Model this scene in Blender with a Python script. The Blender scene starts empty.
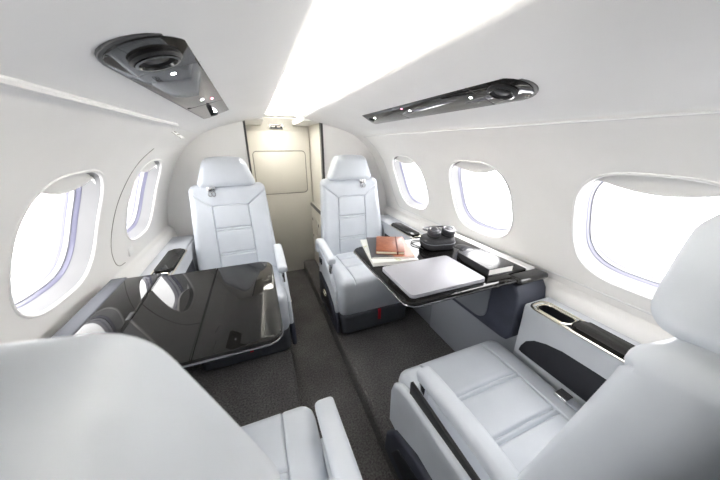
import bpy, bmesh, math, random
from mathutils import Vector, Matrix
random.seed(4)
S = bpy.context.scene
COL = S.collection
PI = math.pi

# ------------------------------------------------------------------ materials
def mat(name, col, rough=0.5, metal=0.0, coat=0.0, emit=None, estr=0.0, spec=0.5):
    m = bpy.data.materials.new(name); m.use_nodes = True
    b = m.node_tree.nodes['Principled BSDF']
    b.inputs['Base Color'].default_value = (*col, 1)
    b.inputs['Roughness'].default_value = rough
    b.inputs['Metallic'].default_value = metal
    b.inputs['Coat Weight'].default_value = coat
    b.inputs['Coat Roughness'].default_value = 0.02
    b.inputs['Specular IOR Level'].default_value = spec
    if emit:
        b.inputs['Emission Color'].default_value = (*emit, 1)
        b.inputs['Emission Strength'].default_value = estr
    return m

def noisy(name, c1, c2, scale=40, rough=0.6, bump=0.1, detail=3, bscale=None, bdist=0.002, coat=0.0, lo=0.35, hi=0.65):
    m = mat(name, c1, rough, coat=coat)
    nt = m.node_tree; N = nt.nodes; L = nt.links
    b = N['Principled BSDF']
    tc = N.new('ShaderNodeTexCoord')
    n = N.new('ShaderNodeTexNoise'); n.inputs['Scale'].default_value = scale; n.inputs['Detail'].default_value = detail
    r = N.new('ShaderNodeValToRGB')
    r.color_ramp.elements[0].position = lo; r.color_ramp.elements[1].position = hi
    r.color_ramp.elements[0].color = (*c1, 1); r.color_ramp.elements[1].color = (*c2, 1)
    L.new(tc.outputs['Object'], n.inputs['Vector']); L.new(n.outputs['Fac'], r.inputs['Fac'])
    L.new(r.outputs['Color'], b.inputs['Base Color'])
    if bump:
        n2 = N.new('ShaderNodeTexNoise'); n2.inputs['Scale'].default_value = bscale or scale; n2.inputs['Detail'].default_value = 4
        L.new(tc.outputs['Object'], n2.inputs['Vector'])
        bp = N.new('ShaderNodeBump'); bp.inputs['Strength'].default_value = bump; bp.inputs['Distance'].default_value = bdist
        L.new(n2.outputs['Fac'], bp.inputs['Height']); L.new(bp.outputs['Normal'], b.inputs['Normal'])
    return m

M = {}
M['liner'] = noisy('liner', (.82, .81, .795), (.84, .83, .815), 6, .5, .03, bscale=300)
M['ceiling'] = noisy('headliner', (.82, .815, .81), (.84, .835, .83), 6, .55, .03, bscale=300)
M['cove'] = mat('cove_white', (.88, .88, .86), .5)
M['door'] = noisy('door_beige', (.70, .68, .62), (.72, .70, .64), 5, .45, 0)
M['groove'] = mat('panel_groove', (.30, .29, .26), .6)
M['leather'] = noisy('pale_grey_leather', (.585, .618, .665), (.615, .648, .695), 12, .42, .12, bscale=420, bdist=.001)
M['stitch'] = mat('seam_stitching', (.45, .47, .50), .7)
M['navy'] = noisy('graphite_blue_leather', (.036, .040, .058), (.044, .049, .070), 14, .6, .15, bscale=350, bdist=.001)
M['basegrey'] = noisy('seat_base_grey', (.062, .067, .080), (.072, .078, .092), 14, .55, .1, bscale=350, bdist=.001)
M['grey'] = noisy('console_grey', (.50, .52, .55), (.53, .55, .58), 8, .45, .05, bscale=300)
M['side'] = mat('lower_panel_grey', (.33, .35, .39), .55)
M['inset'] = mat('inset_grey', (.16, .17, .19), .4)
M['bead'] = mat('dark_polished_bead', (.22, .22, .23), .18, 1)
M['strip'] = mat('ledge_strip_grey', (.12, .125, .14), .8, spec=.2)
M['pocket'] = mat('pocket_black', (.012, .013, .018), .6)
M['gloss'] = mat('piano_black', (.010, .0095, .009), .03, spec=.26)
M['gloss_edge'] = mat('table_edge_black', (.02, .02, .02), .12)
M['psu'] = mat('service_panel_gloss', (.02, .019, .018), .03, spec=.28)
M['rubber'] = mat('black_plastic', (.02, .02, .022), .45)
M['chrome'] = mat('chrome', (.80, .80, .80), .15, 1)
M['gold'] = mat('champagne_metal', (.86, .82, .70), .18, 1)
M['darkmetal'] = mat('dark_edge_metal', (.10, .10, .10), .35, .6)
M['steel'] = mat('brushed_aluminium', (.43, .43, .47), .5, .2)
M['red'] = mat('red_webbing', (.45, .01, .03), .7)
M['brown'] = noisy('tan_leather', (.27, .075, .03), (.36, .11, .045), 60, .38, .1, bscale=300, bdist=.001)
M['brown_dark'] = mat('elastic_band', (.14, .03, .015), .6)
M['paper'] = mat('paper', (.85, .83, .78), .8)
M['cream'] = mat('cream_pages', (.80, .74, .58), .8)
M['white'] = mat('white_plastic', (.80, .80, .79), .4)
M['book'] = mat('book_black', (.03, .03, .034), .22)
M['foil'] = mat('book_title_silver', (.30, .30, .33), .35, .5)
M['phones'] = mat('headphone_grey', (.09, .09, .10), .3, .3)
M['cupring'] = mat('cup_ring_grey', (.30, .30, .31), .25, .9)
M['case'] = noisy('case_black_fabric', (.03, .03, .034), (.045, .045, .05), 200, .7, .2, bscale=500)
M['led'] = mat('warm_white_led', (.9, .9, .9), .5, emit=(1, .965, .90), estr=12.5)
M['lamp'] = mat('entry_fill_glow', (1, 1, 1), .4, emit=(1, .96, .88), estr=5)  # glow of the fill lamp added over the entry
M['spot'] = mat('lit_reading_lamp', (1, 1, 1), .3, emit=(1, 1, 1), estr=9)
M['redled'] = mat('red_indicator', (.6, .05, .08), .3, emit=(1, .15, .25), estr=5)
M['sheet'] = mat('counter_pale', (.62, .61, .57), .3)
M['frame'] = mat('window_frame', (.72, .72, .72), .35)
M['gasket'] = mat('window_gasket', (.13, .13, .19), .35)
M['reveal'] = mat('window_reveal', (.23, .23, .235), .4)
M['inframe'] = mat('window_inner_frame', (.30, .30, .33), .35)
M['shade'] = mat('shade_white', (.78, .77, .75), .55)

def carpet_mat():
    m = noisy('carpet', (.058, .055, .054), (.20, .19, .187), 130, .95, 1.0, detail=8, bscale=300, bdist=.008, lo=.3, hi=.7)
    nt = m.node_tree; N = nt.nodes; L = nt.links; b = N['Principled BSDF']
    src = b.inputs['Base Color'].links[0].from_socket
    n = N.new('ShaderNodeTexNoise'); n.inputs['Scale'].default_value = 5; n.inputs['Detail'].default_value = 3
    tc = [x for x in N if x.type == 'TEX_COORD'][0]
    L.new(tc.outputs['Object'], n.inputs['Vector'])
    mr = N.new('ShaderNodeMapRange'); mr.inputs['From Min'].default_value = .3; mr.inputs['From Max'].default_value = .7
    mr.inputs['To Min'].default_value = .8; mr.inputs['To Max'].default_value = 1.2
    L.new(n.outputs['Fac'], mr.inputs['Value'])
    mx = N.new('ShaderNodeVectorMath'); mx.operation = 'SCALE'
    L.new(src, mx.inputs[0]); L.new(mr.outputs['Result'], mx.inputs['Scale'])
    L.new(mx.outputs['Vector'], b.inputs['Base Color'])
    return m
M['carpet'] = carpet_mat()
M['carpet_edge'] = noisy('carpet_binding', (.05, .046, .043), (.09, .083, .077), 160, .9, .5, bscale=420, bdist=.004)

def cover_mat():      # printed magazine cover: dark blue grey with an orange field
    m = mat('printed_cover', (.1, .1, .12), .3)
    nt = m.node_tree; N = nt.nodes; L = nt.links; b = N['Principled BSDF']
    tc = N.new('ShaderNodeTexCoord'); n = N.new('ShaderNodeTexNoise')
    n.inputs['Scale'].default_value = 9; n.inputs['Detail'].default_value = 5
    sep = N.new('ShaderNodeSeparateXYZ'); L.new(tc.outputs['Object'], sep.inputs[0])
    L.new(tc.outputs['Object'], n.inputs['Vector'])
    ma = N.new('ShaderNodeMath'); ma.operation = 'MULTIPLY_ADD'; ma.inputs[1].default_value = 4.0; ma.inputs[2].default_value = .12
    L.new(sep.outputs['X'], ma.inputs[0])
    ad = N.new('ShaderNodeMath'); ad.operation = 'ADD'; L.new(ma.outputs[0], ad.inputs[0]); L.new(n.outputs['Fac'], ad.inputs[1])
    r = N.new('ShaderNodeValToRGB'); e = r.color_ramp.elements
    e[0].position = .45; e[0].color = (.085, .085, .10, 1)
    e[1].position = 1.0; e[1].color = (.62, .12, .035, 1)
    k = e.new(.62); k.color = (.16, .13, .13, 1)
    k = e.new(.74); k.color = (.50, .17, .10, 1)
    L.new(ad.outputs[0], r.inputs['Fac']); L.new(r.outputs['Color'], b.inputs['Base Color'])
    return m
M['cover'] = cover_mat()

def white_cover():
    m = mat('pale_cover', (.8, .8, .78), .35)
    nt = m.node_tree; N = nt.nodes; L = nt.links; b = N['Principled BSDF']
    tc = N.new('ShaderNodeTexCoord'); n = N.new('ShaderNodeTexNoise')
    n.inputs['Scale'].default_value = 16; n.inputs['Detail'].default_value = 3
    L.new(tc.outputs['Object'], n.inputs['Vector'])
    r = N.new('ShaderNodeValToRGB'); e = r.color_ramp.elements
    e[0].position = .0; e[0].color = (.82, .82, .79, 1)
    e[1].position = 1; e[1].color = (.65, .05, .10, 1)
    for p, c in ((.58, (.82, .82, .79, 1)), (.62, (.55, .60, .35, 1)), (.66, (.82, .80, .72, 1)), (.70, (.70, .12, .16, 1))):
        k = e.new(p); k.color = c
    L.new(n.outputs['Fac'], r.inputs['Fac']); L.new(r.outputs['Color'], b.inputs['Base Color'])
    return m
M['pale_cover'] = white_cover()

def glass_mat():
    m = bpy.data.materials.new('window_pane'); m.use_nodes = True
    nt = m.node_tree; N = nt.nodes; L = nt.links
    N.remove(N['Principled BSDF']); out = N['Material Output']
    t = N.new('ShaderNodeBsdfTransparent'); t.inputs['Color'].default_value = (.97, .98, 1, 1)
    g = N.new('ShaderNodeBsdfGlossy'); g.inputs['Roughness'].default_value = .02
    mx = N.new('ShaderNodeMixShader'); mx.inputs['Fac'].default_value = .06
    L.new(t.outputs[0], mx.inputs[1]); L.new(g.outputs[0], mx.inputs[2]); L.new(mx.outputs[0], out.inputs['Surface'])
    return m
M['glass'] = glass_mat()

# ------------------------------------------------------------------ helpers
def obj(name, bm, m, parent=None, sharp=35, smooth=True):
    bmesh.ops.recalc_face_normals(bm, faces=bm.faces)
    if smooth:
        for f in bm.faces: f.smooth = True
        lim = math.radians(sharp)
        for e in bm.edges:
            if len(e.link_faces) == 2:
                e.smooth = e.calc_face_angle(0) < lim
            else:
                e.smooth = True
    me = bpy.data.meshes.new(name); bm.to_mesh(me); bm.free()
    if isinstance(m, (list, tuple)):
        for x in m: me.materials.append(M[x])
    else:
        me.materials.append(M[m])
    o = bpy.data.objects.new(name, me); COL.objects.link(o)
    if parent is not None: o.parent = parent
    return o

def tag(o, label=None, cat=None, group=None, kind=None):
    if label: o['label'] = label
    if cat: o['category'] = cat
    if group: o['group'] = group
    if kind: o['kind'] = kind
    return o

def thing(name, label, cat, loc=(0, 0, 0), rz=0, group=None):
    o = bpy.data.objects.new(name, None); COL.objects.link(o)
    o.empty_display_size = .05
    o.location = loc; o.rotation_euler = (0, 0, rz)
    return tag(o, label, cat, group)

def struct(name, bm, m, label=None, cat=None, parent=None, **k):
    o = obj(name, bm, m, parent, **k)
    if parent is None: tag(o, label, cat, kind='structure')
    return o

def box(bm, x0, x1, y0, y1, z0, z1, bev=0, seg=3, mi=0):
    t = bmesh.new()
    vs = [t.verts.new((x, y, z)) for x in (x0, x1) for y in (y0, y1) for z in (z0, z1)]
    for f in ((0, 1, 3, 2), (4, 6, 7, 5), (0, 4, 5, 1), (2, 3, 7, 6), (0, 2, 6, 4), (1, 5, 7, 3)):
        t.faces.new([vs[i] for i in f])
    if bev: bmesh.ops.bevel(t, geom=t.edges[:], offset=bev, segments=seg, profile=.5, affect='EDGES')
    for f in t.faces: f.material_index = mi
    merge(bm, t); return bm

def merge(bm, t, mx=None):
    if mx is not None: bmesh.ops.transform(t, matrix=mx, verts=t.verts)
    me = bpy.data.meshes.new('t'); t.to_mesh(me); t.free(); bm.from_mesh(me); bpy.data.meshes.remove(me)

def nb(): return bmesh.new()
def B(*a, **k): return box(nb(), *a, **k)

def prism(pts, axis, a, b, bev=0, seg=3, all_edges=False):
    """closed 2D outline extruded along axis; pts are the two other coords in order"""
    bm = nb()
    def p3(p, t):
        return {'x': (t, p[0], p[1]), 'y': (p[0], t, p[1]), 'z': (p[0], p[1], t)}[axis]
    va = [bm.verts.new(p3(p, a)) for p in pts]; vb = [bm.verts.new(p3(p, b)) for p in pts]
    fa = bm.faces.new(va); fb = bm.faces.new(vb[::-1])
    n = len(pts)
    for i in range(n): bm.faces.new((va[i], vb[i], vb[(i + 1) % n], va[(i + 1) % n]))
    if bev:
        es = bm.edges[:] if all_edges else list(fa.edges) + list(fb.edges)
        bmesh.ops.bevel(bm, geom=es, offset=bev, segments=seg, profile=.5, affect='EDGES')
    return bm

def rrect(x0, x1, y0, y1, r, n=6, rs=None):
    rs = rs or (r, r, r, r)      # corners: x0y0, x1y0, x1y1, x0y1
    out = []
    for (cx, cy, a0, rr) in ((x0, y0, PI, rs[0]), (x1, y0, 1.5 * PI, rs[1]), (x1, y1, 0, rs[2]), (x0, y1, .5 * PI, rs[3])):
        ox = cx + (rr if cx == x0 else -rr); oy = cy + (rr if cy == y0 else -rr)
        for i in range(n + 1):
            a = a0 + .5 * PI * i / n
            out.append((ox + rr * math.cos(a), oy + rr * math.sin(a)))
            if rr == 0: break
    return out

def tube(pts, r, n=8, closed=False, caps=True, flat=1.0, up=None):
    bm = nb(); pts = [Vector(p) for p in pts]; N = len(pts); rings = []
    ref = None
    for i, p in enumerate(pts):
        a = pts[(i - 1) % N] if (closed or i > 0) else p
        b = pts[(i + 1) % N] if (closed or i < N - 1) else p
        t = (b - a)
        if t.length < 1e-9: t = Vector((0, 0, 1))
        t.normalize()
        if ref is None:
            ref = Vector(up) if up else (Vector((0, 0, 1)) if abs(t.z) < .9 else Vector((1, 0, 0)))
        u = ref - t * ref.dot(t); u.normalize(); ref = u if not up else Vector(up); v = t.cross(u)
        rr = r[i] if isinstance(r, (list, tuple)) else r
        rings.append([bm.verts.new(p + u * math.cos(2 * PI * k / n) * rr * flat + v * math.sin(2 * PI * k / n) * rr) for k in range(n)])
    for i in range(N if closed else N - 1):
        A, Bq = rings[i], rings[(i + 1) % N]
        for k in range(n): bm.faces.new((A[k], A[(k + 1) % n], Bq[(k + 1) % n], Bq[k]))
    if caps and not closed:
        bm.faces.new(rings[0][::-1]); bm.faces.new(rings[-1])
    return bm

def lathe(prof, n=24, mx=None):
    """profile of (r,z) revolved about z"""
    bm = nb(); rings = []
    for r, z in prof:
        if r < 1e-6: rings.append([bm.verts.new((0, 0, z))])
        else: rings.append([bm.verts.new((r * math.cos(2 * PI * k / n), r * math.sin(2 * PI * k / n), z)) for k in range(n)])
    for a, b in zip(rings, rings[1:]):
        for k in range(n):
            k2 = (k + 1) % n
            if len(a) == 1 and len(b) == 1: continue
            if len(a) == 1: bm.faces.new((a[0], b[k], b[k2]))
            elif len(b) == 1: bm.faces.new((a[k], b[0], a[k2]))
            else: bm.faces.new((a[k], b[k], b[k2], a[k2]))
    if mx is not None: bmesh.ops.transform(bm, matrix=mx, verts=bm.verts)
    return bm

def segd(x, y, a, b):
    ax, ay = a; bx, by = b; dx, dy = bx - ax, by - ay
    t = max(0, min(1, ((x - ax) * dx + (y - ay) * dy) / (dx * dx + dy * dy + 1e-12)))
    return math.hypot(x - ax - t * dx, y - ay - t * dy)

def pad(w, h, t, rc, re, grooves=(), bulge=0.0, n=(50, 56), deform=None, re_back=None, gd=.006, gw=.006, puff=None):
    """upholstered slab: w along x, h along y, thickness t along +z, rounded rim, stitched grooves"""
    bm = nb(); nx, ny = n; rb = re_back if re_back is not None else re
    def cs(k, m):
        s = -1 + 2 * k / m
        return s * .55 + .45 * math.sin(s * PI / 2)
    W, H = w / 2, h / 2
    def lines(base, extra, lim):
        out = []
        for v in sorted(base + [e + d for e in extra for d in (-2.2 * gw, -1.3 * gw, -.6 * gw, 0, .6 * gw, 1.3 * gw, 2.2 * gw)]):
            if abs(v) <= lim + 1e-9 and (not out or v - out[-1] > gw * .3 or abs(v) > lim - 1e-9):
                out.append(v)
        return out
    vx = [a[0] for g in grooves for a, b in zip(g, g[1:]) if abs(a[0] - b[0]) < 1e-6]
    vy = [a[1] for g in grooves for a, b in zip(g, g[1:]) if abs(a[1] - b[1]) < 1e-6]
    LX = lines([cs(i, nx) * W for i in range(nx + 1)], sorted(set(vx)), W)
    LY = lines([cs(j, ny) * H for j in range(ny + 1)], sorted(set(vy)), H)
    nx, ny = len(LX) - 1, len(LY) - 1
    top, bot = {}, {}
    for i in range(nx + 1):
        for j in range(ny + 1):
            x, y = LX[i], LY[j]
            cx, cy = max(0, abs(x) - (W - rc)), max(0, abs(y) - (H - rc))
            if cx > 0 and cy > 0:
                # squircle remap inside the corner square
                m_ = max(cx, cy); l = math.hypot(cx, cy)
                k = m_ / l
                x = math.copysign(W - rc + cx * k, x); y = math.copysign(H - rc + cy * k, y)
                d = rc - m_
            else:
                d = min(W - abs(x), H - abs(y))
            def rim(r):
                if d >= r or r <= 0: return r
                return math.sqrt(max(0, r * r - (r - d) ** 2))
            zt = t - re + rim(re) + bulge * (1 - (x / W) ** 2) * (1 - (y / H) ** 2)
            if puff: zt += puff(x, y)
            for g in grooves:
                dd = min(segd(x, y, a, b) for a, b in zip(g, g[1:]))
                zt -= gd * math.exp(-(dd / gw) ** 2)
            zb = rb - rim(rb)
            P, Q = Vector((x, y, zt)), Vector((x, y, zb))
            if deform: P, Q = Vector(deform(*P)), Vector(deform(*Q))
            top[i, j] = bm.verts.new(P); bot[i, j] = bm.verts.new(Q)
    for i in range(nx):
        for j in range(ny):
            bm.faces.new((top[i, j], top[i + 1, j], top[i + 1, j + 1], top[i, j + 1]))
            bm.faces.new((bot[i, j], bot[i, j + 1], bot[i + 1, j + 1], bot[i + 1, j]))
    edge = [(i, 0) for i in range(nx)] + [(nx, j) for j in range(ny)] + [(i, ny) for i in range(nx, 0, -1)] + [(0, j) for j in range(ny, 0, -1)]
    for a, b in zip(edge, edge[1:] + edge[:1]):
        bm.faces.new((top[a], bot[a], bot[b], top[b]))
    return bm

def catmull(pts, n):
    out = []
    P = [Vector(p) for p in pts]; P = [P[0] * 2 - P[1]] + P + [P[-1] * 2 - P[-2]]
    for i in range(1, len(P) - 2):
        for k in range(n):
            t = k / n; a, b, c, d = P[i - 1:i + 3]
            out.append(.5 * ((2 * b) + (c - a) * t + (2 * a - 5 * b + 4 * c - d) * t * t + (3 * b - a - 3 * c + d) * t ** 3))
    out.append(P[-2]); return out

# ------------------------------------------------------------------ cabin shell
Y0, Y1 = -2.05, 1.95        # aft bulkhead, forward partition
YD = 2.53                   # door plane
ZF = .10                    # raised seat floor, the aisle is z = 0
WPTS = [(.765, .797), (.80, .79), (.88, .777), (1.0, .738), (1.10, .694), (1.18, .648), (1.25, .588), (1.31, .51)]
_wd = catmull([(z, x, 0) for z, x in WPTS], 24)
def WX(z):
    if z <= _wd[0].x: return _wd[0].y
    for a, b in zip(_wd, _wd[1:]):
        if z <= b.x:
            return a.y + (b.y - a.y) * (z - a.x) / (b.x - a.x)
    return _wd[-1].y
WA, WB, WZ = .180, .173, 1.007        # window half length, half height, centre height
WIN_Y = [1.502, .910, .318]
NEXP = 3.0

def superell(ang, a, b, n=NEXP):
    c, s = math.cos(ang), math.sin(ang)
    r = (abs(c / a) ** n + abs(s / b) ** n) ** (-1 / n)
    return r * c, r * s

def wall(side):
    bm = nb(); cache = {}
    def V(y, z):
        k = (round(y, 5), round(z, 5))
        if k not in cache: cache[k] = bm.verts.new((side * WX(z), y, z))
        return cache[k]
    PZ0, PZ1 = .785, 1.235
    zs = [PZ0 + (PZ1 - PZ0) * i / 14 for i in range(15)]
    zlow = [.765, .775, PZ0]; zhigh = [PZ1, 1.255, 1.275, 1.295, 1.31]
    ys = []; patches = []
    for c in sorted(WIN_Y):
        p = [c - .27 + .54 * i / 14 for i in range(15)]
        patches.append(p); ys += p
    allys = sorted(set([round(v, 5) for v in ys + [Y0, -1.6, -1.3, Y1, 1.86]]))
    def inpatch(a, b): return any(p[0] - 1e-4 <= a and b <= p[-1] + 1e-4 for p in patches)
    for a, b in zip(allys, allys[1:]):
        rows = zlow + zs[1:] + zhigh[1:]
        for c, d in zip(rows, rows[1:]):
            if inpatch(a, b) and PZ0 - 1e-5 <= c and d <= PZ1 + 1e-5: continue
            bm.faces.new((V(a, c), V(b, c), V(b, d), V(a, d)))
    for p, cy in zip(patches, sorted(WIN_Y)):
        bd = [(y, PZ0) for y in p[:-1]] + [(p[-1], z) for z in zs[:-1]] + [(y, PZ1) for y in p[:0:-1]] + [(p[0], z) for z in zs[:0:-1]]
        rings = []
        for k in range(5):
            t = k / 4; ring = []
            for (y, z) in bd:
                a = math.atan2(z - WZ, y - cy); ex, ez = superell(a, WA, WB)
                yy = (y - cy) * (1 - t) + ex * t + cy; zz = (z - WZ) * (1 - t) + ez * t + WZ
                ring.append((yy, zz))
            rings.append(ring)
        for r0, r1 in zip(rings, rings[1:]):
            n = len(r0)
            for i in range(n):
                j = (i + 1) % n
                bm.faces.new((V(*r0[i]), V(*r0[j]), V(*r1[j]), V(*r1[i])))
    # lower lining below the ridge, down to the raised floor
    low = [(.797, .765), (.800, .757), (.796, .750), (.785, .744), (.772, .735), (.766, .70), (.766, .4), (.766, ZF - .01)]
    for (xa, za), (xb, zb) in zip(low, low[1:]):
        bm.faces.new([bm.verts.new(q) for q in ((side * xa, Y0, za), (side * xa, Y1, za), (side * xb, Y1, zb), (side * xb, Y0, zb))])
    bmesh.ops.remove_doubles(bm, verts=bm.verts, dist=1e-4)
    return struct('wall_right' if side > 0 else 'wall_left', bm, 'liner',
                  'white curved cabin side wall on the %s with oval windows' % ('right' if side > 0 else 'left'), 'wall', sharp=50)
wall(1); wall(-1)

# windows: lipped reveal, gasket ring, pane, part drawn shade
def window(side, cy, idx, label):
    nrm = Vector((1, 0, .42)).normalized() if False else Vector((1, 0, .30)).normalized()
    root = thing('window_%d' % idx, label, 'window', (side * WX(WZ), cy, WZ)); root['kind'] = 'structure'
    O = Vector((side * WX(WZ), cy, WZ))
    n = 64
    def ring(scale, depth):
        out = []
        for k in range(n):
            ey, ez = superell(2 * PI * k / n, WA, WB)
            if scale >= 1:
                z = WZ + ez * scale; p = Vector((side * WX(z), cy + ey * scale, z))
            else:
                z = WZ + ez; base = Vector((side * WX(z), cy + ey, z))
                c = Vector((side * WX(WZ), cy, WZ)); p = c + (base - c) * scale
            out.append(p + Vector((side * nrm.x, 0, nrm.z)) * depth - O)
        return out
    def loft(specs, closed_in=False):
        bm = nb(); prev = None
        for s, d in specs:
            r = [bm.verts.new(p) for p in ring(s, d)]
            if prev:
                for k in range(n): bm.faces.new((prev[k], prev[(k + 1) % n], r[(k + 1) % n], r[k]))
            prev = r
        if closed_in: bm.faces.new(prev)
        return bm
    obj('lip', loft([(1.035, .0008), (1.03, -.002), (1.015, -.0035), (1.0, -.002), (.990, .001), (.985, .005)]), 'liner', root, sharp=60)
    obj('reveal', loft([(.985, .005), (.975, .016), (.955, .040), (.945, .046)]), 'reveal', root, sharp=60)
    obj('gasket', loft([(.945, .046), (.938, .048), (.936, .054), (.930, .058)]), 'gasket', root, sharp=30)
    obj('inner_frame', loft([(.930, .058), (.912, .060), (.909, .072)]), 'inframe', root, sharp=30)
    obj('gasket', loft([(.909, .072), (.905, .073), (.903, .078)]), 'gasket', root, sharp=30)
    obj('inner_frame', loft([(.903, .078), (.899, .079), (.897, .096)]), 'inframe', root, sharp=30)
    obj('window_pane', loft([(.897, .096), (.895, .096)], True), 'glass', root, smooth=False)
    # shade: thin stiff panel with a bowed lower lip
    bm = nb(); rows = []; m = 28
    for i in range(m + 1):
        u = -.90 + 1.8 * i / m
        ey = u * WA
        top = WB * (1 - min(.999, abs(u)) ** NEXP) ** (1 / NEXP) * .955
        lip = WB * .86 - .030 * max(0, math.cos(u / .72 * PI / 2)) ** .8 if abs(u) < .72 else WB * .86
        bot = min(top - .002, lip)
        col = []
        for zz, dd in ((top, .022), (bot + .006, .020), (bot, .016), (bot, .026), (top, .030)):
            z = WZ + zz; base = Vector((side * WX(z), cy + ey, z))
            col.append(bm.verts.new(base + Vector((side * nrm.x, 0, nrm.z)) * dd - O))
        rows.append(col)
    for a, b in zip(rows, rows[1:]):
        for k in range(5): bm.faces.new((a[k], a[(k + 1) % 5], b[(k + 1) % 5], b[k]))
    bm.faces.new(rows[0]); bm.faces.new(rows[-1][::-1])
    obj('window_shade', bm, 'shade', root, sharp=50)
    return root
places = {(1, 0): 'farthest oval window on the right wall, beside the far right seat',
          (1, 1): 'middle oval window on the right wall, above the black book',
          (1, 2): 'large nearest oval window on the right wall, partly behind the headrest',
          (-1, 0): 'narrow-looking farther oval window on the left wall, inside the exit panel outline',
          (-1, 1): 'large nearer oval window on the left wall, left of the black table',
          (-1, 2): 'oval window on the left wall, level with the near left seat'}
k = 1
for i, wy in enumerate(WIN_Y):
    for s in (1, -1):
        window(s, wy, k, places[(s, i)]); k += 1

# outer skin so that nothing shows through joints
# floors
def floor_piece(name, x0, x1, z, y0, y1, label, bull=0):
    if not bull:
        bm = B(x0, x1, y0, y1, z - .06, z)
    else:
        e = x0 if bull < 0 else x1; o = x1 if bull < 0 else x0; r = .028; sgn = 1 if bull < 0 else -1
        pts = [(o, z), (o, z - .14), (e, z - .14)] + [(e + sgn * (r - r * math.cos(a)), z - r + r * math.sin(a)) for a in [PI / 2 * t / 6 for t in range(7)]]
        bm = prism(pts, 'y', y0, y1)
    return struct(name, bm, 'carpet', label, 'floor', sharp=60)
floor_piece('floor', -.30, .30, 0, Y0, YD, 'dark grey carpet of the sunken centre aisle')
floor_piece('floor_left', -.80, -.163, ZF, Y0, YD, 'raised dark carpet floor under the left seats', 1)
floor_piece('floor_right', .130, .80, ZF, Y0, YD, 'raised dark carpet floor under the right seats', -1)

# headliner: shoulders, cove lips, centre channel
def head(side):
    pr = [(.51, 1.31), (.503, 1.3155), (.45, 1.337), (.39, 1.358), (.33, 1.374), (.27, 1.388), (.20, 1.405), (.135, 1.4195), (.124, 1.4235), (.1195, 1.430), (.122, 1.437), (.13, 1.439), (.20, 1.441), (.52, 1.441)]
    bm = nb(); a = [bm.verts.new((side * x, Y0, z)) for x, z in pr]; b = [bm.verts.new((side * x, Y1 + .005, z)) for x, z in pr]
    for i in range(len(pr) - 1): bm.faces.new((a[i], a[i + 1], b[i + 1], b[i]))
    bm.faces.new(a); bm.faces.new(b[::-1])
    return struct('ceiling_right' if side > 0 else 'ceiling_left', bm, 'ceiling',
                  'smooth white headliner shoulder on the %s of the light channel' % ('right' if side > 0 else 'left'), 'ceiling', sharp=50)
head(1); head(-1)
CZ = 1.468
bm = nb()
pr = [(-.21, 1.443), (-.208, 1.456), (-.195, 1.466), (-.17, CZ), (.17, CZ), (.195, 1.466), (.208, 1.456), (.21, 1.443)]
a = [bm.verts.new((x, Y0, z)) for x, z in pr]; b = [bm.verts.new((x, YD, z)) for x, z in pr]
for i in range(len(pr) - 1): bm.faces.new((a[i], a[i + 1], b[i + 1], b[i]))
struct('ceiling', bm, 'cove', 'bright white centre ceiling channel lit from hidden strips', 'ceiling')
for s in (1, -1):
    bm = nb(); box(bm, min(s * .142, s * .162), max(s * .142, s * .162), 0.12, YD - .22, 1.4425, 1.4445)
    o = obj('light_strip', bm, 'led', smooth=False)
    tag(o, 'glowing light strip hidden behind the %s lip of the ceiling channel' % ('right' if s > 0 else 'left'), 'light', 'ceiling light strips')
t = thing('added_entry_lamp', 'added round fill lamp above the entry by the door', 'light', (0, 2.20, CZ))  # lamp added to brighten the door and the dim entry
obj('rim', lathe([(.108, 0), (.110, -.004), (.102, -.006), (.101, -.003)], 28), 'chrome', t)
obj('diffuser', lathe([(.101, -.003), (.05, -.0045), (0, -.005)], 28), 'lamp', t)
# access hatch outline in the channel (shallow raised panels)
def hatch(y0, y1, label):
    bm = prism(rrect(-.078, .078, y0, y1, .03), 'z', CZ - .006, CZ, bev=.0025)
    o = struct('trim_1' if y0 < 1 else 'trim_2', bm, 'cove', label, 'ceiling panel')
hatch(-.35, .568, 'rounded white access panel set in the ceiling channel')
hatch(1.10, 1.62, 'smaller white access panel far along the ceiling channel')

# wall trim rails along the joint of headliner and side lining, and the panel outline
def rail(side):
    yy = 1.80
    pts = [(Y0, 1.302)] + [(yy - .03, 1.302)]
    path = [(Y0, 1.302), (-1, 1.302), (0, 1.302), (1, 1.302), (yy - .05, 1.302)]
    if side > 0:
        path += [(yy - .015, 1.292), (yy, 1.265), (yy, 1.2), (yy, 1.1), (yy, 1.0), (yy, .92), (yy - .015, .86), (yy - .05, .815), (yy - .12, .79), (1.3, .785), (1.0, .785), (.5, .785), (0, .785), (Y0, .785)]
    P = [Vector((side * (WX(z) + .0010), y, z + .0012)) for y, z in path]
    P = [P[0]] + [q for q in catmull(P, 6)]
    if side < 0:
        P = [Vector((-.4860, Y0 + (1.27 - Y0) * i / 20, 1.3205)) for i in range(21)]
    bm = tube(P, .0042 if side > 0 else .0066, 8, caps=True)
    struct('trim_%d' % (3 if side > 0 else 4), bm, 'frame', 'slim raised seam rail along the %s side lining' % ('right' if side > 0 else 'left'), 'trim')
rail(1); rail(-1)
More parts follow.
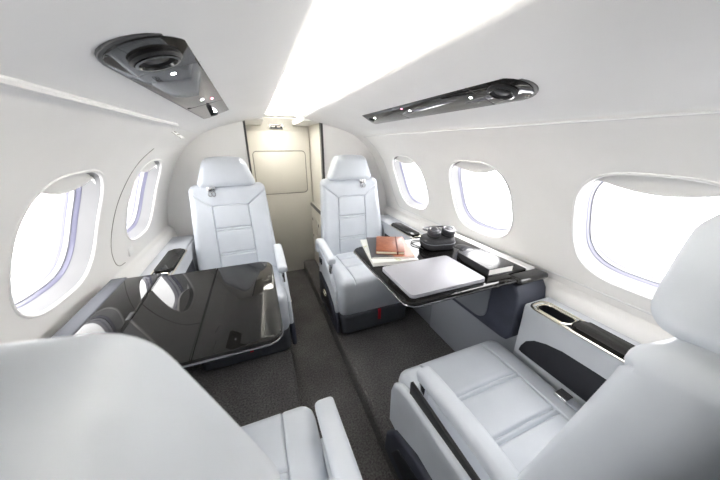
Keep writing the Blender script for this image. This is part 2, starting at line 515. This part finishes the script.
# emergency exit outline around the farther left window
pts = []
for q in catmull([(1.36, 1.235, 0), (1.285, 1.175, 0), (1.225, 1.07, 0), (1.20, .96, 0), (1.20, .87, 0), (1.215, .81, 0), (1.25, .782, 0), (1.30, .775, 0)], 6):
    pts.append((-(WX(q.y) - .0002), q.x, q.y))
struct('trim_5', tube(pts, .0018, 6), 'groove', 'thin grey outline of the exit panel around the farther left window', 'trim')
bm = B(-.006, .006, -.022, .022, -.02, .02, bev=.004)
o = obj('exit_latch', bm, 'white'); o.location = (-WX(.80) + .0, 1.36, .805); o.rotation_euler = (0, 0, 0)
tag(o, 'small white latch cover below the farther left window', 'latch')
# placard on the left, by the end of the seam rail
t = thing('placard', 'tiny white placard with grey slots high on the left wall', 'placard', (-.522, 1.385, 1.297))
t.rotation_euler = (0, math.radians(222), 0)
obj('plate', B(-.035, .035, -.035, .035, -.003, .003, bev=.002), 'white', t)
for i, xx in enumerate((-.014, 0, .014)): obj('slot', B(xx - .0025, xx + .0025, -.02 + .008 * i, .02, -.0045, -.002), 'groove', t)
obj('screw', lathe([(0, -.0055), (.004, -.005), (.004, -.002), (0, -.002)], 10), 'rubber', t)

# partitions, door, vestibule
def halfsection(side, inner, z0=0.0, step=False):
    pr = [(inner, 1.4365), (.13, 1.4365)] if inner < .13 else [(inner, 1.40 if inner > .2 else 1.41)]
    out = [(inner, z0)]
    out += [(inner, 1.3955), (.33, 1.376), (.39, 1.360), (.45, 1.339), (.503, 1.317), (.51, 1.31)]
    zs = [1.28, 1.25, 1.22, 1.18, 1.14, 1.1, 1.05, 1.0, .95, .9, .85, .80, .765]
    out += [(WX(z) + .002, z) for z in zs] + [(.80, .757), (.80, z0)]
    return [(side * x, z) for x, z in out]
struct('wall_partition_left', prism(halfsection(-1, .258, ZF - .05), 'y', Y1, Y1 + .035), 'liner', 'white partition behind the far left seat', 'wall', smooth=False)
struct('wall_partition_right', prism(halfsection(1, .262, ZF - .05), 'y', Y1, Y1 + .035), 'liner', 'white partition behind the far right seat', 'wall', smooth=False)
struct('trim_6', B(-.2585, -.246, Y1 - .004, Y1 + .04, ZF, 1.405), 'darkmetal', 'thin black edge strip on the left partition', 'trim')
struct('trim_7', B(.247, .2625, Y1 - .004, Y1 + .04, .79, 1.405), 'darkmetal', 'black edge post on the right partition', 'trim')
struct('wall_front', B(-.9, .9, YD + .002, YD + .04, -.05, 1.5), 'door', 'beige front wall of the entry behind the partitions', 'wall', smooth=False)
struct('wall_vestibule_right', B(.275, .295, Y1 + .036, YD, .0, 1.45), 'door', 'beige entry side wall right of the door', 'wall', smooth=False)
struct('wall_vestibule_left', B(-.295, -.275, Y1 + .036, YD, .0, 1.45), 'door', 'beige entry side wall left of the door', 'wall', smooth=False)
bm = nb()
for s in (1, -1):
    box(bm, min(s * .13, s * .30), max(s * .13, s * .30), Y1 + .006, YD, 1.405, 1.442)
struct('ceiling_vestibule', bm, 'ceiling', 'white entry ceiling beyond the partitions', 'ceiling', smooth=False)
dr = thing('door_1', 'beige cabin door with a rounded inset panel', 'door', (0, YD, 0)); dr['kind'] = 'structure'
obj('door_leaf', B(-.268, .268, -.018, .002, 0.002, 1.36, bev=.004), 'door', dr)
px0, px1, pz0, pz1 = -.222, .222, .823, 1.192
obj('inset_panel', prism(rrect(px0, px1, pz0, pz1, .03), 'y', -.024, -.017, bev=.003), 'door', dr)
pts = [(x, -.019, z) for x, z in rrect(px0 - .004, px1 + .004, pz0 - .004, pz1 + .004, .034)]
obj('panel_seam', tube(pts, .0038, 6, closed=True), 'groove', dr)
t = thing('exit_sign', 'small chrome framed lit sign above the door', 'sign', (-.006, YD, 1.395))
obj('housing', B(-.058, .058, -.02, .0, -.02, .02, bev=.004), 'chrome', t)
obj('lens', B(-.048, .048, -.0225, -.019, -.012, .012, bev=.001), 'rubber', t)
for xx in (-.025, .02): obj('bulb', B(xx - .015, xx + .015, -.0245, -.022, -.007, .007, bev=.002), 'sheet', t)
struct('wall_back', B(-.9, .9, Y0 - .04, Y0, -.05, 1.5), 'liner', 'plain white aft wall behind the camera', 'wall', smooth=False)

# galley cabinet beside the door
t = thing('galley_cabinet', 'low beige cabinet with black edged counter behind the far right seat', 'cabinet', (.50, 2.255, ZF))
obj('body', B(-.25, .26, -.262, .262, 0, .585, bev=.003), 'door', t)
obj('countertop', B(-.256, .26, -.265, .265, .586, .612, bev=.003), 'darkmetal', t)
obj('counter_surface', B(-.246, .25, -.258, .255, .6125, .616), 'sheet', t)
for y, z in ((.13, .42), (.13, .25), (-.12, .42)):
    d = obj('drawer_front', B(-.2555, -.2495, y - .11, y + .11, z - .075, z + .075, bev=.002), 'door', t)
    obj('latch', B(-.2585, -.255, y + .05, y + .062, z + .03, z + .055, bev=.001), 'rubber', d)

# ------------------------------------------------------------------ overhead service panels
def psu(side, label):
    t = thing('overhead_service_panel', label, 'service panel', (side * .340, .89, 1.3715))
    # local frame: x across (outboard +), y along cabin, z normal into cabin
    ang = math.atan2(1.354 - 1.3885, .11)
    R = Matrix.Rotation(-ang if side > 0 else ang, 4, 'Y') if False else None
    ex = Vector((side * math.cos(ang), 0, math.sin(ang))); ey = Vector((0, 1, 0)); ez = Vector((side * math.sin(ang), 0, -math.cos(ang)))
    mx = Matrix(((ex.x, ey.x, ez.x, 0), (ex.y, ey.y, ez.y, 0), (ex.z, ey.z, ez.z, 0), (0, 0, 0, 1)))
    hw = .060
    def outline(g, n=14):
        w = hw + g; y0, y1 = -.445 - g, .46 + g
        pts = [(-w + .02, y1 - .03), (-w, y1 - .06)]
        pts = []
        for i in range(n + 1):
            a = PI + PI * i / n
            pts.append((w * math.cos(a), y0 + .065 + (.065 + g) * math.sin(a)))
        pts += [(w, y1 - .005), (w - .02, y1), (-w + .02, y1 - .06), (-w, y1 - .08)]
        return pts
    def put(name, bm, m, parent=t):
        bmesh.ops.transform(bm, matrix=mx, verts=bm.verts); return obj(name, bm, m, parent)
    def putd(name, bm, m, parent=t):
        bmesh.ops.translate(bm, vec=(0, 0, -.0050), verts=bm.verts); return put(name, bm, m, parent)
    put('bezel', prism(outline(.003), 'z', -.004, .002, bev=.0015), 'darkmetal')
    put('glossy_panel', prism(outline(-.001), 'z', .0015, .0035, bev=.001), 'psu')
    v = putd('air_vent', lathe([(.034, .008), (.035, .013), (.031, .016), (.026, .0145), (.022, .011), (.019, .010), (.016, .013), (.008, .015), (0, .0155)], 28, Matrix.Translation((.0, -.375, 0))), 'rubber')
    putd('vent_ring', lathe([(.028, .014), (.030, .0175), (.026, .018), (.0245, .0145)], 28, Matrix.Translation((.0, -.375, 0))), 'gloss_edge', v)
    v = putd('air_vent', lathe([(.014, .008), (.0145, .011), (.011, .012), (.006, .0105), (0, .0105)], 20, Matrix.Translation((.012, .405, 0))), 'rubber')
    for yy in (-.275, .03, .34):
        l = putd('reading_light', lathe([(.0042, .0084), (.0042, .0092), (.003, .0096), (0, .0096)], 16, Matrix.Translation((.0, yy, 0))), 'spot')
    putd('indicator_light', lathe([(.003, .0084), (.003, .0095), (0, .0095)], 10, Matrix.Translation((-.025, .05, 0))), 'redled')
    for yy in (-.305, .12):
        putd('panel_split', B(-hw + .003, hw - .003, yy - .0008, yy + .0008, .0084, .0087), 'rubber')
    return t
psu(-1, 'long glossy dark panel with round air vent on the left ceiling')
psu(1, 'long glossy dark panel with round air vent on the right ceiling')

# ------------------------------------------------------------------ seats
def make_seat(s, label, loc, rz, arm_x=.257, stowed=False, rec=.0):
    """s: local side (+1/-1 along x) that faces the aisle. Front of seat looks to -y, origin on the raised floor below the front edge"""
    t = thing('cabin_seat', label, 'seat', loc, rz, 'club seats')
    obj('base', B(-.235, .235, .004, .50, 0, .165, bev=.035, seg=5), 'basegrey', t)
    # cushion
    gx = .145
    gr = [[(-gx, -.24), (-gx, .25)], [(gx, -.24), (gx, .25)]]
    for yy in (-.069, -.054, .066, .081): gr.append([(-gx, yy), (gx, yy)])
    def cd(x, y, z):
        fall = max(0, (-y - .135) / .115)
        zz = z - .012 * fall * fall
        zz -= .020 * (y + .25) / .50      # slopes gently to the back
        # bottom tucks in under the nose
        return (x, y + .240 + (.02 * (1 - z / .24) if y < 0 else 0), zz + .155)
    cu = obj('seat_cushion', pad(.478, .50, .245, .045, .042, gr, bulge=.012, n=(64, 66), deform=cd, re_back=.02, gd=.008, gw=.0030), 'leather', t)
    # backrest
    top = .925; bot = .33; H = top - bot; mid = (top + bot) / 2
    def zz(v): return v - mid
    px = .105
    gb = [[(-px, zz(.40)), (-px, zz(.80)), (-.22, zz(.885))], [(px, zz(.40)), (px, zz(.80)), (.22, zz(.885))],
          [(-px, zz(.80)), (-px + .02, zz(.806)), (px - .02, zz(.806)), (px, zz(.80))]]
    for v in (.652, .667, .494, .509): gb.append([(-px, zz(v)), (px, zz(v))])
    def lean(z): return .462 + rec + .075 * (z - .35)
    def bd(x, y, z):
        zl = y + mid
        w = 1.03 - .13 * max(0, (zl - .45)) / .5 
        cv = (.020 + .035 * max(0, min(1, (.85 - zl) / .3))) * (abs(x) / .22) ** 3       # bolsters wrap forward
        return (x * w, lean(zl) + .085 - z - cv + .0, zl)
    bk = obj('backrest', pad(.456, H, .115, .035, .04, gb, bulge=.008, n=(90, 96), deform=bd, gd=.008, gw=.0034), 'leather', t)
    # back shell panel
    def sd(x, y, z):
        zl = y + mid; w = 1.01 - .13 * max(0, (zl - .45)) / .5
        return (x * w, lean(zl) + .080 + .022 - .01 + z * .6, zl)
    obj('back_shell', pad(.42, H - .03, .03, .06, .02, (), bulge=.006, n=(24, 28), deform=sd), 'leather', t)
    # headrest
    hb, ht = .915, 1.085; hm = (hb + ht) / 2
    def hd(x, y, z):
        u = (y + (ht - hb) / 2) / (ht - hb)
        w = 1.02 - .36 * max(0, u)
        zl = y + hm - .008 * (x / .15) ** 2 * u
        return (x * w, lean(1.0) + .046 - z, zl)
    hr = obj('headrest', pad(.325, ht - hb, .112, .035, .038, (), bulge=.012, n=(40, 36), deform=hd, re_back=.034), 'leather', t)
    # shoulder belt guide, outboard below the headrest
    yb = lean(.90) - .038
    bg = obj('belt_guide', B(-s * .088 - .021, -s * .088 + .021, yb, yb + .02, .888, .925, bev=.004), 'chrome', t)
    for k in (-1, 1):
        ring = [(-s * .088 + k * .009 + .010 * math.cos(a), yb - .004, .876 + .013 * math.sin(a)) for a in [2 * PI * q / 14 for q in range(14)]]
        obj('ring', tube(ring, .0028, 6, closed=True), 'chrome', bg)
    # armrest on the aisle side
    ax = s * arm_x
    path = [(ax, .10, .486), (ax, .13, .492), (ax, .20, .502), (ax, .31, .518), (ax, .38, .522), (ax, .425, .505), (ax, .445, .465), (ax, .445, .42)]
    if stowed: path = [(ax, .125, .492), (ax, .15, .500), (ax, .25, .508), (ax, .36, .512), (ax, .44, .50), (ax, .46, .46)]
    P = catmull(path, 5)
    bm = nb(); rings = []
    for i, p in enumerate(P):
        a = P[max(0, i - 1)]; b = P[min(len(P) - 1, i + 1)]; d = (b - a).normalized(); nrm = Vector((0, -d.z, d.y))
        e = 1.0 if 1 < i < len(P) - 2 else (.80 if i in (1, len(P) - 2) else .45)
        out = rrect(-.026 * e, .026 * e, -.021 * e, .021 * e, .014 * e, 4)
        rings.append([bm.verts.new(p + Vector((1, 0, 0)) * q[0] + nrm * q[1]) for q in out])
    for A, C in zip(rings, rings[1:]):
        m = len(A)
        for k2 in range(m): bm.faces.new((A[k2], A[(k2 + 1) % m], C[(k2 + 1) % m], C[k2]))
    bm.faces.new(rings[0][::-1]); bm.faces.new(rings[-1])
    ar = obj('armrest', bm, 'leather', t, sharp=60)
    x0, x1 = sorted((s * (arm_x - .014), s * (arm_x + .014)))
    obj('arm_bracket', B(x0 + .004, x1 - .006, .12, .15, .40, .475, bev=.004), 'chrome', ar)
    # side shroud with controls
    x0, x1 = sorted((s * .236, s * .262))
    if stowed:
        x0, x1 = sorted((s * .232, s * .266))
        sh = obj('side_shroud', prism([(.012, .17), (.50, .17), (.50, .43), (.40, .44), (.12, .41), (.055, .388), (.025, .36), (.012, .32)], 'x', x0, x1, bev=.0165, seg=4), 'leather', t)
        xa, xb = sorted((s * .240, s * .250))
        obj('arm_slot', B(xa, xb, .11, .44, .40, .4545, bev=.001), 'rubber', sh)
        x0, x1 = sorted((s * .236, s * .276))
    else: sh = obj('side_shroud', prism([(.05, .16), (.45, .16), (.465, .30), (.455, .43), (.42, .465), (.33, .44), (.16, .38), (.07, .30)], 'x', x0, x1, bev=.008), 'leather', t)
    k3 = .016 if stowed else 0
    x0, x1 = sorted((s * .240, s * (.268 + k3)))
    sp = obj('side_panel', prism([(.02, .03), (.45, .03), (.46, .26), (.40, .285), (.20, .26), (.08, .20), (.03, .13)], 'x', x0, x1, bev=.012, seg=4), 'navy', t)
    x0, x1 = sorted((s * (.266 + k3), s * (.2705 + k3)))
    obj('control_recess', prism([(.08, .09), (.40, .10), (.40, .22), (.24, .215), (.12, .17)], 'x', x0, x1, bev=.002), 'pocket', sp)
    ov = [(s * (.273 + k3), .265 + .035 * math.cos(a), .185 + .018 * math.sin(a)) for a in [2 * PI * q / 20 for q in range(20)]]
    hd_ = obj('recline_handle', tube(ov, .0045, 8, closed=True), 'gold', sp)
    x0, x1 = sorted((s * .262, s * .2665))
    for yy in (() if stowed else (.36, .395)):
        obj('arm_slot', B(x0 - (.004 if s < 0 else -.0), x1, yy - .008, yy + .008, .36, .40, bev=.001), 'rubber', sh)
    # life vest pull tab
    xx = -s * .0 + (.02 if rz == 0 else -.02)
    obj('pull_tab', B(xx - .009, xx + .009, -.004, .008, .075, .15, bev=.002), 'red', t)
    # lap belt buckle tucked at the back of the cushion
    lb = obj('lap_belt', B(-s * .205 - .016, -s * .205 + .016, .30, .375, .392, .400, bev=.003), 'side', t)
    obj('buckle', B(-s * .205 - .02, -s * .205 + .02, .275, .312, .391, .405, bev=.003), 'chrome', lb)
    return t
make_seat(1, 'pale grey leather seat at the far left, behind the black table', (-.39, 1.256, ZF), 0, .238)
make_seat(-1, 'pale grey leather seat at the far right, behind the laptop table', (.39, 1.256, ZF), 0)
make_seat(-1, 'pale grey leather seat at the near left, seen close up from behind', (-.39, .605, ZF), PI, rec=.017)
make_seat(1, 'pale grey leather seat at the near right, beside the cup holder console', (.39, .605, ZF), PI, .218, True, .028)

# ------------------------------------------------------------------ tables
TZ = .797
def table(side, inner, label, y0=.552, y1=1.045, seam=.20):
    t = thing('folding_table', label, 'table', (0, 0, 0))
    xo = .60
    w_in = inner; ws = inner + seam
    def leaf(name, a, b, rs):
        x0, x1 = sorted((side * a, side * b))
        bm = prism(rrect(x0, x1, y0, y1, .02, 6, rs), 'z', TZ - .017, TZ, bev=.004)
        o = obj(name, bm, 'gloss', t); return o
    r = .04
    rs = (r, 0.001, 0.001, r) if side > 0 else (0.001, r, r, 0.001)
    il = leaf('inner_leaf', w_in, ws - .0008, rs)
    ol = leaf('outer_leaf', ws + .0008, xo, (0.001,) * 4)
    # bright bead let into the rim
    pts = []
    g = .0015
    a, b = w_in - g, ws
    x0, x1 = sorted((side * a, side * b))
    full = rrect(x0, x1, y0 - g, y1 + g, r, 8, (r, .001, .001, r) if side > 0 else (.001, r, r, .001))
    # keep rim from outer leaf round the free end
    bead = [p for p in full]
    if side > 0:
        path = [(xo, y0 - g)] + [(ws, y0 - g)] + bead[:9] [::-1][::-1]
        corner0 = bead[:9]; corner1 = bead[-9:]
        path = [(xo, y0 - g)] + corner0[::-1] + corner1[::-1] + [(xo, y1 + g)]
    else:
        corner0 = [p for p in bead if p[0] > -.5 and p[1] < y0 + r + .01 and p[0] > x1 - r - .01]
        corner1 = [p for p in bead if p[0] > x1 - r - .01 and p[1] > y1 - r - .01]
        path = [(-xo, y0 - g)] + corner0 + corner1 + [(-xo, y1 + g)]
    obj('rim_bead', tube([(x, y, TZ - .0105) for x, y in path], .0026, 8), 'bead', t)
    x0, x1 = sorted((side * (w_in + .03), side * .598))
    obj('underframe', B(x0, x1, y0 + .06, y1 - .06, TZ - .032, TZ - .0175, bev=.004), 'rubber', t)
    for yy in (y0 + .10, y1 - .10):
        x0, x1 = sorted((side * (ws - .03), side * (ws + .03)))
        obj('hinge', B(x0, x1, yy - .02, yy + .02, TZ - .0375, TZ - .0325, bev=.002), 'darkmetal', t)
    return t
table(1, .148, 'glossy black folding table on the right carrying the silver laptop')
table(-1, .214, 'empty glossy black folding table on the left')

# ledges that hold the stowed tables
def ledge(side, label):
    t = thing('side_ledge', label, 'ledge', (side * .69, .8, ZF))
    def q(name, x0, x1, *a, m='navy', par=t, **k):
        a0, a1 = sorted((side * (x0 - .69), side * (x1 - .69)))
        return obj(name, B(a0, a1, *a, **k), m, par)
    # box below the ledge with a sloped, rounded near end
    pr = [(.31, .425), (-.135, .425), (-.160, .43), (-.178, .45), (-.185, .49), (-.205, .60), (-.265, .625), (-.285, .635), (-.29, .6)]
    pr = [(.33, .42), (-.235, .42), (-.255, .425), (-.268, .445), (-.272, .48), (-.272, .59), (-.264, .635), (-.248, .660), (-.225, .668), (.33, .668)]
    a0, a1 = sorted((side * -.085, side * .075))
    obj('storage_box', prism(pr, 'x', a0, a1, bev=.012, seg=4), 'navy', t)
    a0, a1 = sorted((side * -.090, side * -.083))
    obj('front_panel', prism(rrect(-.155, .30, .445, .655, .035, 6, (.05, .01, .01, .02)), 'x', a0, a1, bev=.003), 'inset', t)
    q('ledge_top', .602, .712, -.205, .28, .668, TZ - ZF, m='gloss', bev=.006)
    q('end_cap', .607, .7635, -.262, -.206, .668, TZ - ZF - .003, m='gloss_edge', bev=.012, seg=4)
    q('wall_strip', .7145, .764, -.2045, .30, .668, TZ - ZF - .004, m='strip' if side < 0 else 'liner', bev=.006)
    q('latch', .602, .612, -.02, .02, TZ - ZF - .002, TZ - ZF + .0008, m='rubber', bev=.001)
    # lower side panel down to the carpet
    q('lower_panel', .735, .764, -.27, .35, 0, .44, m='side', bev=.004)
    return t
ledge(1, 'black topped side ledge with dark box under the right windows')
ledge(-1, 'black topped side ledge by the wall end of the left table')

# ------------------------------------------------------------------ seat side consoles
def console(side, fwd, label, loc_y):
    """body local y: 0 at the table end, grows away from the table (fwd = +1 towards the front of the cabin)"""
    t = thing('side_console', label, 'console', (side * .69, loc_y, ZF), 0, 'seat side consoles')
    ZT = .600
    def xs(a, b): return sorted((side * (a - .69), side * (b - .69)))
    def ys(a, b): return sorted((fwd * a, fwd * b))
    L = .70
    # body: section in x-z, pulled along y; rounded shoulder, face leans outwards below
    sec = [(.700, .27), (.66, .31), (.640, .35), (.638, .40), (.637, .52), (.635, .565), (.634, .585), (.636, .597), (.6405, ZT)]
    topx0, topx1 = .634, .726
    bm = nb()
    y0, y1 = 0.0, L
    # side face + top rim, with well for cup holder, built from boxes and prisms
    o2 = [(side * (x - .69), z) for x, z in sec + [(.6455, ZT), (.6455, .345), (.665, .315), (.705, .28)]]
    a, b = ys(y0, y1)
    merge(bm, prism(o2, 'y', a, b))
    xa, xb = xs(.712, .7655)
    box(bm, xa, xb, a, b, .27, ZT)
    for (p, q_) in ((0, .022), (.42, L)):
        c, d = ys(p, q_); xa, xb = xs(.640, .712); box(bm, xa, xb, c, d, .31, ZT)
    c, d = ys(.022, .42); xa, xb = xs(.640, .712); box(bm, xa, xb, c, d, .31, ZT - .05)
    obj('body', bm, 'grey', t, sharp=40)
    xa, xb = xs(.742, .7655)
    obj('lower_panel', B(xa, xb, a, b, 0, .27, bev=.002), 'side', t)
    # metal rim
    yr0, yr1 = ys(.012, .43)
    xa, xb = xs(.634, .720)
    rim = rrect(xa, xb, yr0, yr1, .028, 8)
    obj('metal_rim', tube([(x, y, ZT + .001) for x, y in rim], .0052, 8, closed=True, flat=.7), 'gold', t)
    # cup holder well
    c, d = ys(.026, .135); xa, xb = xs(.646, .708)
    w = nb()
    out = rrect(xa, xb, c, d, .022, 6)
    i0 = [w.verts.new((x, y, ZT - .001)) for x, y in out]; i1 = [w.verts.new((x, y, ZT - .048)) for x, y in out]
    n = len(out)
    for i in range(n): w.faces.new((i0[i], i0[(i + 1) % n], i1[(i + 1) % n], i1[i]))
    w.faces.new(i1)
    obj('cup_well', w, 'pocket', t)
    obj('cup_ring', tube([(x, y, ZT) for x, y in out], .0035, 8, closed=True), 'gold', t)
    # sliding lid / arm pad
    c, d = ys(.142, .424); xa, xb = xs(.640, .714)
    rs = [0.008] * 4
    lid = obj('sliding_lid', prism(rrect(xa, xb, c, d, .02, 6), 'z', ZT - .006, ZT + .014, bev=.008, seg=4), 'gloss', t)
    xl = side * (.648 - .69)
    c, d = ys(.16, .41)
    obj('lid_strip', B(xl - .0025, xl + .0025, c, d, ZT + .0095, ZT + .0135, bev=.001), 'chrome', lid)
    # open magazine pocket on the face
    pk = [(.016, .402), (.020, .425), (.034, .458), (.060, .482), (.10, .500), (.15, .512), (.25, .515), (.50, .515), (.50, .40), (.25, .40), (.10, .40), (.03, .40)]
    xa, xb = xs(.6368, .644)
    obj('pocket', prism([(fwd * y, z - .0) for y, z in pk], 'x', xa, xb, bev=.002), 'pocket', t)
    return t
console(1, -1, 'grey console with champagne rimmed cup holder beside the near right seat', .520)
console(-1, -1, 'grey console with black lid beside the near left seat', .520)
console(1, 1, 'grey console with raised black lid beside the far right seat', 1.16)
console(-1, 1, 'grey console with black lid and bright rim beside the far left seat', 1.16)

# ------------------------------------------------------------------ things on the right table
t = thing('laptop', 'closed silver laptop lying on the right table', 'laptop', (.327, .682, TZ))
obj('base', prism(rrect(-.152, .152, -.107, .107, .012), 'z', .0015, .0085, bev=.002), 'steel', t)
obj('screen_lid', prism(rrect(-.152, .152, -.107, .107, .012), 'z', .0090, .0145, bev=.0022), 'steel', t)
obj('notch', B(-.022, .022, -.1075, -.104, .0082, .0095), 'rubber', t)
for x, y in ((-.12, -.08), (.12, -.08), (-.12, .08), (.12, .08)):
    obj('foot', lathe([(0, 0), (.008, 0), (.008, .0017), (0, .0017)], 12, Matrix.Translation((x, y, 0))), 'rubber', t)

def mag(name, label, w, h, th, loc, rz, cover, edge='paper'):
    t = thing(name, label, 'magazine', loc, rz)
    obj('pages', B(-w / 2 + .001, w / 2 - .0005, -h / 2 + .001, h / 2 - .001, .0006, th - .0006), edge, t)
    obj('cover', B(-w / 2, w / 2, -h / 2, h / 2, th - .0006, th + .0002), cover, t)
    obj('back_cover', B(-w / 2, w / 2, -h / 2, h / 2, 0, .0006), cover, t)
    obj('spine', B(-w / 2 - .0006, -w / 2 + .0004, -h / 2, h / 2, 0, th), cover, t)
    return t
mag('magazine', 'thick white magazine at the bottom of the stack on the right table', .190, .270, .015, (.279, .945, TZ), math.radians(-11), 'pale_cover')
mag('magazine', 'dark magazine with an orange picture lying under the brown notebook', .178, .240, .007, (.292, .955, TZ + .0153), math.radians(-18), 'cover')
t = thing('notebook', 'small tan leather notebook with elastic band on top of the magazines', 'notebook', (.294, .948, TZ + .0227), math.radians(-26))
nw, nh, nt_ = .120, .185, .014
obj('pages', prism(rrect(-nw / 2 + .001, nw / 2 - .003, -nh / 2 + .003, nh / 2 - .003, .006), 'z', .002, nt_ - .002), 'cream', t)
obj('cover', prism(rrect(-nw / 2, nw / 2, -nh / 2, nh / 2, .007), 'z', nt_ - .002, nt_, bev=.0008), 'brown', t)
obj('back_cover', prism(rrect(-nw / 2, nw / 2, -nh / 2, nh / 2, .007), 'z', 0, .002, bev=.0008), 'brown', t)
obj('spine', B(-nw / 2 - .0008, -nw / 2 + .002, -nh / 2 + .005, nh / 2 - .005, .0, nt_, bev=.0007), 'brown', t)
bx = nw / 2 - .030
obj('elastic_band', B(bx - .003, bx + .003, -nh / 2 - .001, nh / 2 + .001, -.0002, nt_ + .0012, bev=.0006), 'brown_dark', t)

# black hardback
t = thing('hardback_book', 'thick black hardback book with white page edges on the right ledge', 'book', (.581, .682, TZ), math.radians(-3))
bw, bh, bt = .126, .172, .030
obj('page_block', B(-bw / 2 + .004, bw / 2 - .006, -bh / 2 + .005, bh / 2 - .005, .003, bt - .003), 'paper', t)
c = obj('front_cover', B(-bw / 2, bw / 2, -bh / 2, bh / 2, bt - .003, bt, bev=.0007), 'book', t)
obj('back_cover', B(-bw / 2, bw / 2, -bh / 2, bh / 2, 0, .003, bev=.0007), 'book', t)
obj('spine', B(-bw / 2 - .001, -bw / 2 + .003, -bh / 2, bh / 2, .0005, bt - .0005, bev=.001), 'book', t)
for i, (yy, w) in enumerate(((.045, .055), (.028, .070))):
    obj('title_line', B(-w / 2, w / 2, yy - .004, yy + .004, bt - .0002, bt + .0002), 'foil', c)

# headphones in their case
t = thing('headphone_case', 'open black fabric headphone case by the right window ledge', 'case', (.530, .917, TZ), math.radians(-10))
obj('shell', pad(.152, .120, .052, .045, .016, (), n=(30, 26), re_back=.014), 'case', t)
zp = [(x, y, .030) for x, y in rrect(-.0765, .0765, -.0605, .0605, .046, 8)]
obj('zip', tube(zp, .0022, 6, closed=True), 'inset', t)
t = thing('headphones', 'dark grey over-ear headphones resting on their open case', 'headphones', (.530, .910, TZ + .0535), math.radians(-10))
for sx in (-1, 1):
    mx = Matrix.Translation((sx * .035, -.018, .029)) @ Matrix.Rotation(math.radians(16), 4, 'X') @ Matrix.Scale(.86, 4)
    cup = obj('ear_cup', lathe([(0, -.018), (.026, -.018), (.034, -.010), (.036, .0), (.034, .010), (.028, .014), (0, .015)], 28, mx), 'phones', t)
    obj('cup_ring', lathe([(.029, .0135), (.030, .0165), (.024, .0165), (.022, .0145)], 28, mx), 'cupring', cup)
    obj('cushion', lathe([(.020, -.016), (.034, -.013), (.036, -.020), (.030, -.027), (.022, -.026), (.018, -.018)], 28, mx), 'rubber', cup)
band = catmull([(-.056, -.002, .032), (-.068, .02, .032), (-.045, .040, .032), (0, .046, .032), (.045, .040, .032), (.068, .02, .032), (.056, -.002, .032)], 6)
obj('headband', tube(band, .007, 8, flat=.6), 'phones', t)
cab = catmull([(.445, .905, TZ + .004), (.440, .945, TZ + .004), (.432, .975, TZ + .006), (.445, 1.005, TZ + .005), (.475, 1.012, TZ + .004), (.50, 1.005, TZ + .004)], 8)
tag(obj('audio_cable', tube(cab, .0026, 8), 'rubber'), 'thin black cable looped between the magazines and the headphone case', 'cable')

# ------------------------------------------------------------------ camera, light, look
cam = bpy.data.cameras.new('camera'); co = bpy.data.objects.new('camera', cam); COL.objects.link(co)
cam.sensor_width = 36; cam.lens = 256.4 / 720 * 36; cam.clip_start = .01
co.location = (-.227, 0, 1.25)
co.rotation_euler = (math.radians(90 - 20.42), 0, math.radians(-21.70))
cam.dof.use_dof = True; cam.dof.focus_distance = 1.15; cam.dof.aperture_fstop = 7.0
S.camera = co

w = bpy.data.worlds.new('world'); S.world = w; w.use_nodes = True
bg = w.node_tree.nodes['Background']; bg.inputs[0].default_value = (1, .985, .965, 1); bg.inputs[1].default_value = 2.55
# portals guide daylight sampling through each window opening
for i, wy in enumerate(WIN_Y):
    for s in (1, -1):
        l = bpy.data.lights.new('window_portal', 'AREA'); l.shape = 'RECTANGLE'; l.size = .40; l.size_y = .40
        l.cycles.is_portal = True
        o = bpy.data.objects.new('window_portal', l); COL.objects.link(o)
        o.location = (s * (WX(WZ) + .15), wy, WZ + .03)
        d = Vector((-s, 0, -.30)); o.rotation_euler = d.to_track_quat('-Z', 'Y').to_euler()
S.view_settings.view_transform = 'Standard'; S.view_settings.look = 'None'
S.view_settings.exposure = 2.16; S.view_settings.gamma = 1.0; S.view_settings.use_curve_mapping = False
